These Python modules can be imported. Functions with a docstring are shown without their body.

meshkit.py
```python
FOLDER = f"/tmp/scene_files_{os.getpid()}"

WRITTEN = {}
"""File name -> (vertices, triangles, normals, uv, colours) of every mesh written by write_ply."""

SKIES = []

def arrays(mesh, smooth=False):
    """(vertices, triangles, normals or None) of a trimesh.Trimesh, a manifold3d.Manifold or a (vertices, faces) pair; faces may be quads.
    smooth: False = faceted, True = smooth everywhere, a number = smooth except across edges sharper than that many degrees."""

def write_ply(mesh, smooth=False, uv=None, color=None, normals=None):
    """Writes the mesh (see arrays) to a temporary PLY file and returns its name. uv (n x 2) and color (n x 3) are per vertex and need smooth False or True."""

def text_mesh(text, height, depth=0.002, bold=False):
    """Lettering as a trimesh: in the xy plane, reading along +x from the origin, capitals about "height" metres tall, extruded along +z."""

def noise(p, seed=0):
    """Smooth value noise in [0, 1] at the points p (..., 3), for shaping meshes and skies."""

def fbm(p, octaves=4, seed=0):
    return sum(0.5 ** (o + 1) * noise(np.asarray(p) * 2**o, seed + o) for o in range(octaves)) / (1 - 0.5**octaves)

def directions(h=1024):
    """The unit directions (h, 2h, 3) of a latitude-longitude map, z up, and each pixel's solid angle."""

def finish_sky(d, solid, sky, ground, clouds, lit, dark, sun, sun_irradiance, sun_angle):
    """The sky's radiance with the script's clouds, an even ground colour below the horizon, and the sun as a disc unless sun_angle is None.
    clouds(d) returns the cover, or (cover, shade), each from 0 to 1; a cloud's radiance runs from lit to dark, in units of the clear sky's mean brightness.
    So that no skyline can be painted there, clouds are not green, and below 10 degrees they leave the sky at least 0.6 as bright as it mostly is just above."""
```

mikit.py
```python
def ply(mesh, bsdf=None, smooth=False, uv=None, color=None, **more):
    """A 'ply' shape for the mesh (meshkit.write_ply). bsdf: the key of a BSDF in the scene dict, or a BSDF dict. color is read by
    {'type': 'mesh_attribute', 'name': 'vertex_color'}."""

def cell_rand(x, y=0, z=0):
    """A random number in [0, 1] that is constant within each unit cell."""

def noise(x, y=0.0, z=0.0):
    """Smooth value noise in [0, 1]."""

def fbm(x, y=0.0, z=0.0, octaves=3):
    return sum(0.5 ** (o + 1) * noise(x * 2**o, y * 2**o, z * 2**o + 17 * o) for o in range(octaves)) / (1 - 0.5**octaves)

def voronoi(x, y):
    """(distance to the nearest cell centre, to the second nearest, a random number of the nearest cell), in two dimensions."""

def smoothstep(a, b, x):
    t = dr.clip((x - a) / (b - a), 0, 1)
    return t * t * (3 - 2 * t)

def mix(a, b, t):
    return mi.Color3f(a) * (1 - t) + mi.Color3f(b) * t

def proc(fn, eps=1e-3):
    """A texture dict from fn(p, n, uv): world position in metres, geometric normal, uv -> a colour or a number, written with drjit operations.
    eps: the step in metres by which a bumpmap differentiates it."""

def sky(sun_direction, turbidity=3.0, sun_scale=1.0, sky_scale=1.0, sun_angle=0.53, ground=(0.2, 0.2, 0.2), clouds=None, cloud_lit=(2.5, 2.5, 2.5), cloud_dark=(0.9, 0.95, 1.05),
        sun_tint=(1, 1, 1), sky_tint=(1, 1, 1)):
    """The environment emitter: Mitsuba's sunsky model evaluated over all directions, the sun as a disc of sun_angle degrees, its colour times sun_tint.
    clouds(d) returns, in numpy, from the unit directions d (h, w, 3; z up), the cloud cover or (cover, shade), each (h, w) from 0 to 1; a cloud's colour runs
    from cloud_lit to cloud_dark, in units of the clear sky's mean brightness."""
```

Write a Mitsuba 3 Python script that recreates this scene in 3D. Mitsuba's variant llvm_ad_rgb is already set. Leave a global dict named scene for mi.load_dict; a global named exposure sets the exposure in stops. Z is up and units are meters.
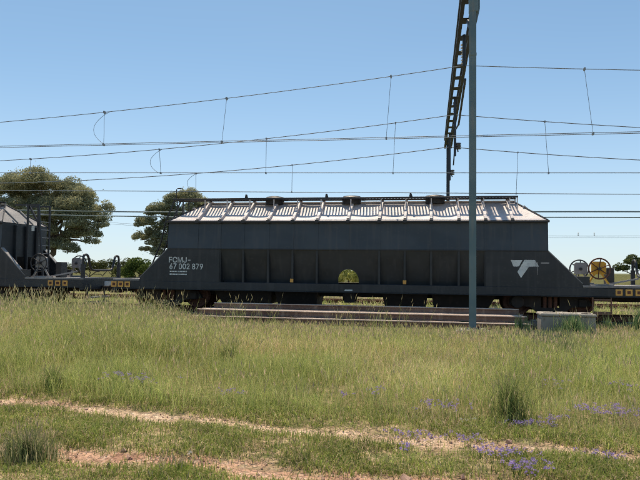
import math
import numpy as np, trimesh, mitsuba as mi, mikit, meshkit
from shapely.geometry import Polygon
from shapely import affinity
from trimesh.creation import extrude_polygon
import drjit as dr
from mikit import proc, noise, fbm, smoothstep, mix
T = mi.ScalarTransform4f
rng = np.random.default_rng(7)
scene, labels = {}, {}

# ------------------------------------------------------------------ camera, sky, exposure
EYE = np.array([0, 0, 1.6])
FWD = np.array([-0.17447524, 0.98347473, 0.04833055])
UP = np.array([-0.00337348, -0.04968016, 0.99875948])
scene['camera'] = {'type': 'perspective', 'fov': 2 * math.degrees(math.atan(320 / 620)), 'fov_axis': 'x', 'near_clip': 0.05, 'far_clip': 6000.0,
                   'to_world': T().look_at(origin=EYE.tolist(), target=(EYE + FWD * 10).tolist(), up=UP.tolist())}
SUN = np.array([-0.16, 0.44, 1.0])
scene['sky'] = mikit.sky(SUN, turbidity=3, ground=(0.16, 0.17, 0.09), sky_tint=(0.85, 0.985, 1.03),
                        clouds=lambda d: 0.80 * np.exp(-np.clip(d[..., 2], 0, 1) / 0.125) + 0.05 * meshkit.fbm(d * [2.5, 2.5, 7], 4, 3), cloud_lit=(2.35, 2.55, 2.45))
exposure = 2.0

# ------------------------------------------------------------------ materials
def two(d):
    return {'type': 'twosided', 'bsdf': d}

def pr(col, rough=0.6, spec=0.5, **k):
    c = col if isinstance(col, dict) else {'type': 'rgb', 'value': list(col)}
    return two({'type': 'principled', 'base_color': c, 'roughness': rough, 'specular': spec, **k})

def paint_col(a, b, dust, k=1.0):
    def fn(p, n, uv):
        big = fbm(p.x * 0.9, p.y * 0.9, p.z * 1.6, 3)
        streak = fbm(p.x * 9, p.y * 9, p.z * 0.7, 3)
        fine = fbm(p.x * 22, p.y * 22, p.z * 22, 2)
        c = mix(a, b, smoothstep(0.35, 0.65, big))
        c = mix(c, dust, smoothstep(0.52, 0.8, streak) * 0.45 * k)
        return mix(c, dust, smoothstep(0.6, 0.85, fine) * 0.3 * k)
    return proc(fn)

scene['m_wagon'] = pr(paint_col((0.013, 0.017, 0.021), (0.021, 0.025, 0.030), (0.050, 0.050, 0.050)), 0.5, 0.5)
scene['m_bay'] = pr(paint_col((0.014, 0.021, 0.028), (0.022, 0.030, 0.038), (0.045, 0.048, 0.052)), 0.5, 0.5)
scene['m_upper'] = pr(paint_col((0.022, 0.034, 0.047), (0.033, 0.046, 0.060), (0.075, 0.072, 0.068), 0.8), 0.42, 0.5)
scene['m_under'] = pr(paint_col((0.020, 0.018, 0.017), (0.035, 0.028, 0.024), (0.075, 0.045, 0.03)), 0.75, 0.3)
scene['m_trim'] = pr((0.022, 0.023, 0.026), 0.55)
scene['m_roof'] = pr(paint_col((0.50, 0.455, 0.44), (0.60, 0.55, 0.535), (0.32, 0.26, 0.23), 0.8), 0.6, 0.4)
scene['m_deck'] = pr(paint_col((0.20, 0.20, 0.20), (0.28, 0.27, 0.26), (0.16, 0.12, 0.09)), 0.6, 0.4)
scene['m_white'] = pr(paint_col((0.64, 0.68, 0.66), (0.50, 0.53, 0.52), (0.16, 0.16, 0.16), 1.2), 0.6)
scene['m_yellow'] = pr(paint_col((0.72, 0.40, 0.03), (0.66, 0.34, 0.03), (0.30, 0.17, 0.06), 0.7), 0.5)
scene['m_orange'] = pr(paint_col((0.72, 0.40, 0.08), (0.64, 0.33, 0.07), (0.30, 0.17, 0.07), 0.7), 0.5)
scene['m_rust'] = pr(paint_col((0.14, 0.065, 0.045), (0.10, 0.045, 0.032), (0.22, 0.13, 0.09)), 0.85, 0.25)
scene['m_rail'] = pr(paint_col((0.50, 0.41, 0.33), (0.40, 0.31, 0.25), (0.56, 0.47, 0.38)), 0.7, 0.3)
scene['m_rail_body'] = pr(paint_col((0.20, 0.135, 0.105), (0.14, 0.09, 0.07), (0.34, 0.26, 0.20), 1.3), 0.8, 0.3)
scene['m_step'] = pr(paint_col((0.24, 0.13, 0.08), (0.18, 0.10, 0.065), (0.30, 0.22, 0.16)), 0.8, 0.3)
scene['m_bearer'] = pr(paint_col((0.13, 0.105, 0.085), (0.09, 0.07, 0.06), (0.20, 0.17, 0.14)), 0.9, 0.2)
scene['m_mast'] = pr(paint_col((0.085, 0.145, 0.165), (0.115, 0.175, 0.19), (0.22, 0.20, 0.17), 0.8), 0.5, 0.5)
scene['m_boom'] = pr((0.014, 0.024, 0.034), 0.6)
scene['m_wire'] = pr((0.20, 0.25, 0.29), 0.6)
scene['m_cable'] = pr((0.17, 0.23, 0.24), 0.6)
scene['m_insul'] = pr((0.60, 0.55, 0.48), 0.25)
scene['m_dark_insul'] = pr((0.03, 0.025, 0.025), 0.3)
scene['m_stone'] = pr(paint_col((0.36, 0.24, 0.18), (0.28, 0.18, 0.14), (0.44, 0.33, 0.26)), 0.9, 0.2)

def conc(p, n, uv):
    c = mix((0.27, 0.255, 0.22), (0.36, 0.335, 0.29), fbm(p.x * 4, p.y * 4, p.z * 4, 4))
    return mix(c, (0.16, 0.14, 0.11), smoothstep(0.56, 0.75, fbm(p.x * 7 + 9, p.y * 7, p.z * 3, 3)) * 0.7)
scene['m_concrete'] = pr(proc(conc), 0.9, 0.2)
def bark(p, n, uv):
    return mix((0.09, 0.07, 0.055), (0.20, 0.16, 0.13), fbm(p.x * 3, p.y * 3, p.z * 0.8, 3))
scene['m_bark'] = pr(proc(bark), 0.9, 0.2)
VC = {'type': 'mesh_attribute', 'name': 'vertex_color'}
scene['m_leaf'] = {'type': 'principledthin', 'base_color': VC, 'roughness': 0.55, 'diff_trans': 0.7, 'eta': 1.35}
scene['m_grass'] = {'type': 'principledthin', 'base_color': VC, 'roughness': 0.6, 'diff_trans': 1.0, 'eta': 1.3}
scene['m_petal'] = {'type': 'principledthin', 'base_color': VC, 'roughness': 0.7, 'diff_trans': 0.6, 'eta': 1.3}

# ruts of the track in the foreground: y of each centre line as a function of x
def rut1(x):
    return 6.02 - 0.14 * x + 0.0 * x
def rut2(x):
    return 4.86 - 0.03 * x

def ground_col(p, n, uv):
    x, y = p.x, p.y
    wob = (fbm(x * 0.9, y * 0.9, 3.0, 3) - 0.5) * 0.5
    w2 = (fbm(x * 5, y * 5, 7.0, 3) - 0.5) * 0.22
    d1 = dr.abs(y - (6.05 - 0.135 * x + dr.sin(x * 0.9) * 0.09) + wob * 0.6 + w2)
    d2 = dr.abs(y - (4.88 - 0.01 * x) + wob * 0.6 + w2)
    bare = dr.maximum(1 - smoothstep(0.08, 0.24, d1), 1 - smoothstep(0.12, 0.30, d2))
    bare = bare * (1 - 0.6 * smoothstep(0.52, 0.68, fbm(x * 4 + 3, y * 7, 11.0, 4)))
    sand = mix(mix((0.36, 0.215, 0.14), (0.45, 0.29, 0.20), fbm(x * 3, y * 3, 0.0, 4)), mix((0.42, 0.295, 0.195), (0.53, 0.39, 0.265), fbm(x * 3, y * 3, 0.0, 4)), smoothstep(5.2, 5.6, y + 0.1 * x))
    sand = mix(sand, (0.27, 0.15, 0.10), smoothstep(0.5, 0.75, fbm(x * 2.1 + 5, y * 6, 1.0, 3)) * 0.7)
    sand = mix(sand, (0.56, 0.45, 0.34), smoothstep(0.58, 0.75, fbm(x * 26, y * 26, 2.0, 2)) * 0.4)
    litter = mix((0.18, 0.135, 0.075), (0.34, 0.26, 0.155), smoothstep(0.3, 0.7, fbm(x * 11, y * 17, 4.0, 4)))
    litter = mix(litter, (0.075, 0.10, 0.03), smoothstep(0.45, 0.65, fbm(x * 9, y * 9, 5.0, 3)) * 0.6)
    far = mix((0.075, 0.09, 0.03), (0.14, 0.13, 0.055), fbm(x * 0.15, y * 0.15, 6.0, 4))
    c = mix(litter, sand, bare)

    rail = smoothstep(17.0, 18.2, y) * (1 - smoothstep(39.0, 41.0, y))
    ballast = mix((0.15, 0.11, 0.085), (0.26, 0.20, 0.16), fbm(x * 9, y * 9, 8.0, 3))
    c = mix(c, mix(ballast, far, smoothstep(0.42, 0.6, fbm(x * 0.7, y * 0.7, 9.0, 3)) * 0.8), rail)
    return mix(c, far, smoothstep(40.0, 43.0, y))
def ground_rel(p, n, uv):
    return fbm(p.x * 14, p.y * 14, 3.0, 3) * 0.03 + smoothstep(0.55, 0.8, noise(p.x * 45, p.y * 45, 5.0)) * 0.012
scene['m_ground'] = two({'type': 'bumpmap', 'bsdf': {'type': 'principled', 'base_color': proc(ground_col), 'roughness': 0.95, 'specular': 0.1}, 'tex': proc(ground_rel, 0.004), 'scale': 1.0})

# ------------------------------------------------------------------ helpers
def ref(k):
    return {'type': 'ref', 'id': k}

def free(key):
    if key not in scene and key not in labels:
        return key
    i = 1
    while f'{key}_{i:03d}' in scene or f'{key}_{i:03d}' in labels:
        i += 1
    return f'{key}_{i:03d}'

def obj(key, mesh, mat, smooth=False, color=None, label=None, cat=None, group=None, kind=None, **kw):
    k = free(key)
    scene[k] = mikit.ply(mesh, mat, smooth, color=color, **kw)
    say(k, label, cat, group, kind)
    return k

def say(k, label=None, cat=None, group=None, kind=None):
    d = {a: b for a, b in (('label', label), ('category', cat), ('group', group), ('kind', kind)) if b}
    if d:
        labels[k] = d

def thing(name, label, cat, group=None):
    k = free(name)
    labels[k] = {'label': label, 'category': cat}
    if group:
        labels[k]['group'] = group
    return k

def cat_(ms):
    return trimesh.util.concatenate(ms)

def cbox(x0, x1, y0, y1, z0, z1, c=0.006):
    """A box with chamfered edges."""
    a, b = np.array([x0, y0, z0], float), np.array([x1, y1, z1], float)
    c = min(c, 0.3 * (b - a).min())
    pts = []
    for sx in (0, 1):
        for sy in (0, 1):
            for sz in (0, 1):
                corner = np.where([sx, sy, sz], b, a)
                inward = np.where([sx, sy, sz], -1, 1) * c
                for k in range(3):
                    q = corner + inward
                    q[k] = corner[k]
                    pts.append(q)
    return trimesh.convex.convex_hull(np.array(pts))

def bx(x0, x1, y0, y1, z0, z1):
    return trimesh.creation.box(bounds=[[min(x0, x1), min(y0, y1), min(z0, z1)], [max(x0, x1), max(y0, y1), max(z0, z1)]])

def tube(pts, r, n=8, closed=False):
    pts = np.asarray(pts, float)
    m = len(pts)
    r = np.broadcast_to(r, m)
    d = np.roll(pts, -1, 0) - np.roll(pts, 1, 0) if closed else np.gradient(pts, axis=0)
    d /= np.linalg.norm(d, axis=1, keepdims=True)
    ref_ = np.eye(3)[np.argmin(np.abs(d).max(0) + [0.02, 0.01, 0])]
    a = np.cross(d, ref_); a /= np.linalg.norm(a, axis=1, keepdims=True)
    b = np.cross(d, a)
    t = np.arange(n) * 2 * np.pi / n
    v = pts[:, None] + r[:, None, None] * (np.cos(t)[None, :, None] * a[:, None] + np.sin(t)[None, :, None] * b[:, None])
    f = []
    for i in range(m if closed else m - 1):
        j = (i + 1) % m
        for k in range(n):
            l = (k + 1) % n
            f += [[i * n + k, j * n + k, j * n + l], [i * n + k, j * n + l, i * n + l]]
    v = v.reshape(-1, 3)
    if not closed:
        v = np.vstack([v, pts[0], pts[-1]])
        for k in range(n):
            l = (k + 1) % n
            f += [[m * n, k, l], [m * n + 1, (m - 1) * n + l, (m - 1) * n + k]]
    me = trimesh.Trimesh(v, f, process=False)
    me.fix_normals()
    return me

def beam(p, q, w, h=None):
    """A square bar from p to q."""
    p, q = np.asarray(p, float), np.asarray(q, float)
    h = h or w
    L = np.linalg.norm(q - p)
    m = trimesh.creation.box(extents=[w, h, L])
    z = (q - p) / L
    x = np.cross([0, 1.0, 0] if abs(z[1]) < 0.9 else [1.0, 0, 0], z); x /= np.linalg.norm(x)
    M = np.eye(4); M[:3, 0], M[:3, 1], M[:3, 2], M[:3, 3] = x, np.cross(z, x), z, (p + q) / 2
    m.apply_transform(M)
    return m

def prism_y(poly, y0, y1):
    """Extrudes a polygon in (x, z) from y0 to y1."""
    m = extrude_polygon(poly if isinstance(poly, Polygon) else Polygon(poly), y1 - y0, engine='earcut')
    v = m.vertices.copy()
    m.vertices = np.stack([v[:, 0], y1 - v[:, 2], v[:, 1]], 1)
    m.fix_normals()
    return m

def prism_x(poly, x0, x1):
    """Extrudes a polygon in (y, z) from x0 to x1."""
    m = extrude_polygon(poly if isinstance(poly, Polygon) else Polygon(poly), x1 - x0, engine='earcut')
    v = m.vertices.copy()
    m.vertices = np.stack([x0 + v[:, 2], v[:, 0], v[:, 1]], 1)
    m.fix_normals()
    return m

def lathe_y(prof, cx, cy, cz, n=28):
    """Revolves (radius, y) about a horizontal axis along y."""
    m = trimesh.creation.revolve(np.array(prof), sections=n)
    v = m.vertices.copy()
    m.vertices = np.stack([v[:, 0] + cx, v[:, 2] + cy, v[:, 1] + cz], 1)
    m.fix_normals()
    return m

def dented(corners, nu, nv, amp, freq, seed, normal, bulge=0.0):
    """A sheet between four corners (a, b, c, d in order) with shallow dents along its normal."""
    a, b, c, d = [np.asarray(q, float) for q in corners]
    u, v = np.meshgrid(np.linspace(0, 1, nu + 1), np.linspace(0, 1, nv + 1))
    u, v = u.ravel()[:, None], v.ravel()[:, None]
    p = (a * (1 - u) + b * u) * (1 - v) + (d * (1 - u) + c * u) * v
    edge = (np.clip(np.minimum(np.minimum(u, 1 - u) * 6, np.minimum(v, 1 - v) * 6), 0, 1))
    h = (meshkit.fbm(p * freq + seed * 7.3, 3, seed)[:, None] - 0.5) * 2 * amp + bulge * 16 * u * (1 - u) * v * (1 - v)
    p = p + np.asarray(normal) * h * edge
    f = []
    for j in range(nv):
        for i in range(nu):
            q = j * (nu + 1) + i
            f += [[q, q + 1, q + nu + 2], [q, q + nu + 2, q + nu + 1]]
    return trimesh.Trimesh(p, f, process=False)

def lettering(text, h, x, y, z, bold=True, width=None):
    m = meshkit.text_mesh(text, h, 0.003, bold)
    v = m.vertices.copy()
    if width:
        v[:, 0] *= width / np.ptp(v[:, 0])
    m.vertices = np.stack([v[:, 0] - v[:, 0].min() + x, y - v[:, 2], v[:, 1] + z], 1)
    m.fix_normals()
    return m

# ------------------------------------------------------------------ the ground
RY = 21.35           # middle of the wagons' track

def spaced(parts):
    return np.unique(np.round(np.concatenate([np.linspace(a, b, n) for a, b, n in parts]), 4))
gx = spaced([(-1500, -120, 14), (-120, -30, 20), (-30, -12, 40), (-12, 8, 210), (8, 30, 50), (30, 120, 20), (120, 1500, 14)])
gy = spaced([(-1500, -60, 12), (-60, 0, 20), (0, 4, 12), (4, 9, 80), (9, 20, 80), (20, 60, 40), (60, 300, 20), (300, 1800, 12)])
X, Y = np.meshgrid(gx, gy)
def ground_z(x, y):
    near = np.clip(1 - np.abs(y - 9) / 12, 0, 1)
    d1 = y - (6.05 - 0.135 * x + np.sin(x * 0.9) * 0.09)
    d2 = y - (4.88 - 0.01 * x)
    p = np.stack([x, y, x * 0], -1)
    z = near * ((meshkit.fbm(p * 0.6, 3, 3) - 0.5) * 0.10 + (meshkit.fbm(p * 4.5, 2, 4) - 0.5) * 0.035)
    return z - 0.045 * np.exp(-(d1 / 0.22) ** 2) - 0.045 * np.exp(-(d2 / 0.22) ** 2)
Zg = ground_z(X, Y)
nx, ny = len(gx), len(gy)
idx = np.arange(nx * ny).reshape(ny, nx)
F = np.stack([idx[:-1, :-1], idx[:-1, 1:], idx[1:, 1:], idx[1:, :-1]], -1).reshape(-1, 4)
obj('ground', (np.stack([X, Y, Zg], -1).reshape(-1, 3), F), 'm_ground', True, kind='structure')

# ------------------------------------------------------------------ railway tracks
def rail_mesh(x0, x1, yc, ztop, h=0.15, flip=1):
    foot, head, web = 0.065, 0.034, 0.009
    z0 = ztop - h
    pr_ = [(-foot, z0), (foot, z0), (foot, z0 + 0.012), (web, z0 + 0.03), (web, ztop - 0.045), (head, ztop - 0.035), (head, ztop - 0.006), (head - 0.008, ztop),
           (-head + 0.008, ztop), (-head, ztop - 0.006), (-head, ztop - 0.035), (-web, ztop - 0.045), (-web, z0 + 0.03), (-foot, z0 + 0.012)]
    return prism_x([(yc + a, b) for a, b in pr_], x0, x1)

def rail_cap(x0, x1, yc, ztop):
    return cbox(x0 + 0.004, x1 - 0.004, yc - 0.036, yc + 0.036, ztop - 0.022, ztop + 0.003, 0.006)

def bed(yc, x0, x1, name_label):
    t = thing('railway_track', name_label, 'railway track')
    prof = [(yc - 2.0, 0.004), (yc - 1.2, 0.075), (yc + 1.2, 0.075), (yc + 2.0, 0.004)]
    xs = np.linspace(x0, x1, 200)
    m = []
    V = np.array([[x, y, z + (0.03 * math.sin(x * 7.1 + y * 3) * (z > 0.05))] for x in xs for y, z in prof])
    Fq = [[i * 4 + k, i * 4 + k + 4, i * 4 + k + 5, i * 4 + k + 1] for i in range(len(xs) - 1) for k in range(3)]
    obj(t + '__ballast', (V, np.array(Fq)), 'm_ground', True, kind='stuff')
    for s in (-1, 1):
        obj(t + '__rail', rail_mesh(x0, x1, yc + s * 0.565, 0.25), 'm_rust')
    return t
tk = bed(RY, -60, 60, 'ballasted railway track that the dark hopper wagons stand on')
for i, x in enumerate(np.arange(-17, 9, 0.7)):
    obj(tk + '__sleeper', cbox(x - 0.12, x + 0.12, RY - 1.05, RY + 1.05, 0.02, 0.105), 'm_concrete')
bed(28.8, -60, 60, 'second railway track, empty, behind the hopper wagons')
bed(36.3, -60, 60, 'third railway track, empty, farthest from the camera')

# ------------------------------------------------------------------ the hopper wagon (built about its middle, then used twice)
YN, YF = 20.0, 22.7                       # near and far side
RIBS = [-5.16, -4.35, -3.53, -2.67, -1.84, -1.02, 0.0, 1.02, 1.84, 2.67, 3.53, 4.35, 5.16]
HB, HT = 6.22, 7.21                       # half length of the body; toe of the sloping end plates
ZE, ZB, ZS, ZU = 3.18, 2.27, 1.155, 0.895  # eaves, break of the side, top and bottom of the side sill
ZR = 3.95                                 # ridge
XR, XL = 9.48, -8.2                       # the two headstocks
parts = []

def part(name, mesh, mat, smooth=False, label=None, kind=None):
    parts.append((name, mesh, mat, smooth, label, kind))

def roof_pt(x, t, side):
    """Point of the roof: t from 0 (eaves) to 1 (ridge)."""
    y = RY - side * (1 - t) * (RY - YN - 0.02)
    return np.array([x, y, ZE + 0.03 + t * (ZR - ZE - 0.03)])
nrm = np.array([0, -(ZR - ZE), RY - YN]); nrm /= np.linalg.norm(nrm)
for side in (1, -1):
    nn = nrm * [1, side, 1]
    ends = [-HB] + RIBS + [HB]
    for i in range(14):
        a, b = ends[i], ends[i + 1]
        at, bt = (max(a, -5.34) if i == 0 else a), (min(b, 5.34) if i == 13 else b)
        part('roof__panel', dented([roof_pt(a, 0, side), roof_pt(b, 0, side), roof_pt(bt, 1, side), roof_pt(at, 1, side)], 14, 16, 0.014, 1.4, i + 20 * (side > 0), nn, -0.03 - 0.02 * math.sin(i * 2.7)), 'm_roof', True)
    for i, x in enumerate(RIBS):
        p, q = roof_pt(x, 0.0, side) + nn * 0.03, roof_pt(x, 0.985, side) + nn * 0.03
        part('roof__rib', beam(p + nn * 0.015, q + nn * 0.015, 0.085, 0.11), 'm_roof')
        e = roof_pt(x, 0.0, side)
        part('roof__clip', cbox(x - 0.055, x + 0.055, e[1] - side * 0.075 - 0.05, e[1] - side * 0.075 + 0.05, ZE - 0.045, ZE + 0.06), 'm_trim')
    y = RY - side * (RY - YN)
    part('roof__eaves_angle', cbox(-HB - 0.03, HB + 0.03, y - side * 0.055 - 0.05, y - side * 0.055 + 0.05, ZE - 0.03, ZE + 0.035), 'm_trim')
for s in (-1, 1):      # hipped ends
    a, b, c = [s * HB, YN + 0.02, ZE + 0.03], [s * HB, YF - 0.02, ZE + 0.03], [s * 5.34, RY, ZR]
    part('roof__hip_panel', dented([a, b, c, c], 16, 12, 0.01, 1.2, 77 + s, [s * 0.6, 0, 0.8]), 'm_roof', True)
    for y in (YN + 0.02, YF - 0.02):
        part('roof__hip_rib', beam([s * HB, y, ZE + 0.05], [s * 5.34, RY, ZR + 0.02], 0.035), 'm_trim')
    for y in (RY - 0.45, RY + 0.45):   # ribs down the hip
        t = 1 - abs(y - RY) / (RY - YN)
        part('roof__rib', beam([s * (HB - 0.02), y, ZE + 0.06], [s * (HB - 0.02 - (HB - 5.34) * t), y, ZE + 0.06 + (ZR - ZE) * t], 0.07), 'm_roof')
part('roof__ridge_cap', cbox(-5.36, 5.36, RY - 0.09, RY + 0.09, ZR - 0.01, ZR + 0.03), 'm_roof')

# raised running board of open grating along the ridge
WX0, WX1, WZ = -6.36, 5.42, 4.06
WY0 = RY - 0.66
for side in (1,):
    ya, yb = sorted((RY - side * 0.66, RY - side * 0.12))
    for y in (ya, yb):
        part('walkway__frame', cbox(WX0, WX1, y - 0.04, y + 0.04, WZ - 0.045, WZ + 0.006, 0.004), 'm_trim')
    part('walkway__grating', cat_([bx(x - 0.022, x + 0.022, ya + 0.041, yb - 0.041, WZ - 0.025, WZ + 0.002) for x in np.arange(WX0 + 0.06, WX1, 0.104)]), 'm_trim', kind='stuff')
    for x in [-6.2, -5.98] + RIBS + [5.4]:
        for y in (ya, yb):
            drop = abs(y - RY) / (RY - YN) * (ZR - ZE - 0.03)
            zb = ZR - drop - 0.02 if abs(x) < 5.35 else min(ZR - drop, ZR - (abs(x) - 5.34) * 0.8) - 0.06
            part('walkway__post', cbox(x - 0.018, x + 0.018, y - 0.018, y + 0.018, zb, WZ - 0.047, 0.004), 'm_trim' if x < -5.5 else 'm_roof')
for x in (-3.66, -0.83, 2.0):
    part('walkway__stop', prism_y([(x - 0.05, WZ + 0.012), (x + 0.06, WZ + 0.012), (x + 0.02, WZ + 0.13), (x - 0.03, WZ + 0.13)], WY0 - 0.02, WY0 + 0.03), 'm_trim')
for i, x in enumerate((-2.8, -0.05, 2.8)):
    m = trimesh.creation.revolve(np.array([(0, 0.0), (0.36, 0.0), (0.36, 0.05), (0.32, 0.075), (0.3, 0.10), (0.16, 0.125), (0.0, 0.13)]), sections=32)
    m.apply_translation([x, RY, WZ + 0.005])
    part('hatch', m, 'm_trim', 35)
    part('hatch__hinge', cbox(x + 0.34, x + 0.47, RY - 0.1, RY + 0.1, WZ - 0.03, WZ + 0.05), 'm_trim')
    part('hatch__neck', trimesh.creation.cylinder(0.33, 0.2, 28).apply_translation([x, RY, WZ - 0.075]), 'm_trim', 35)

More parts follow.
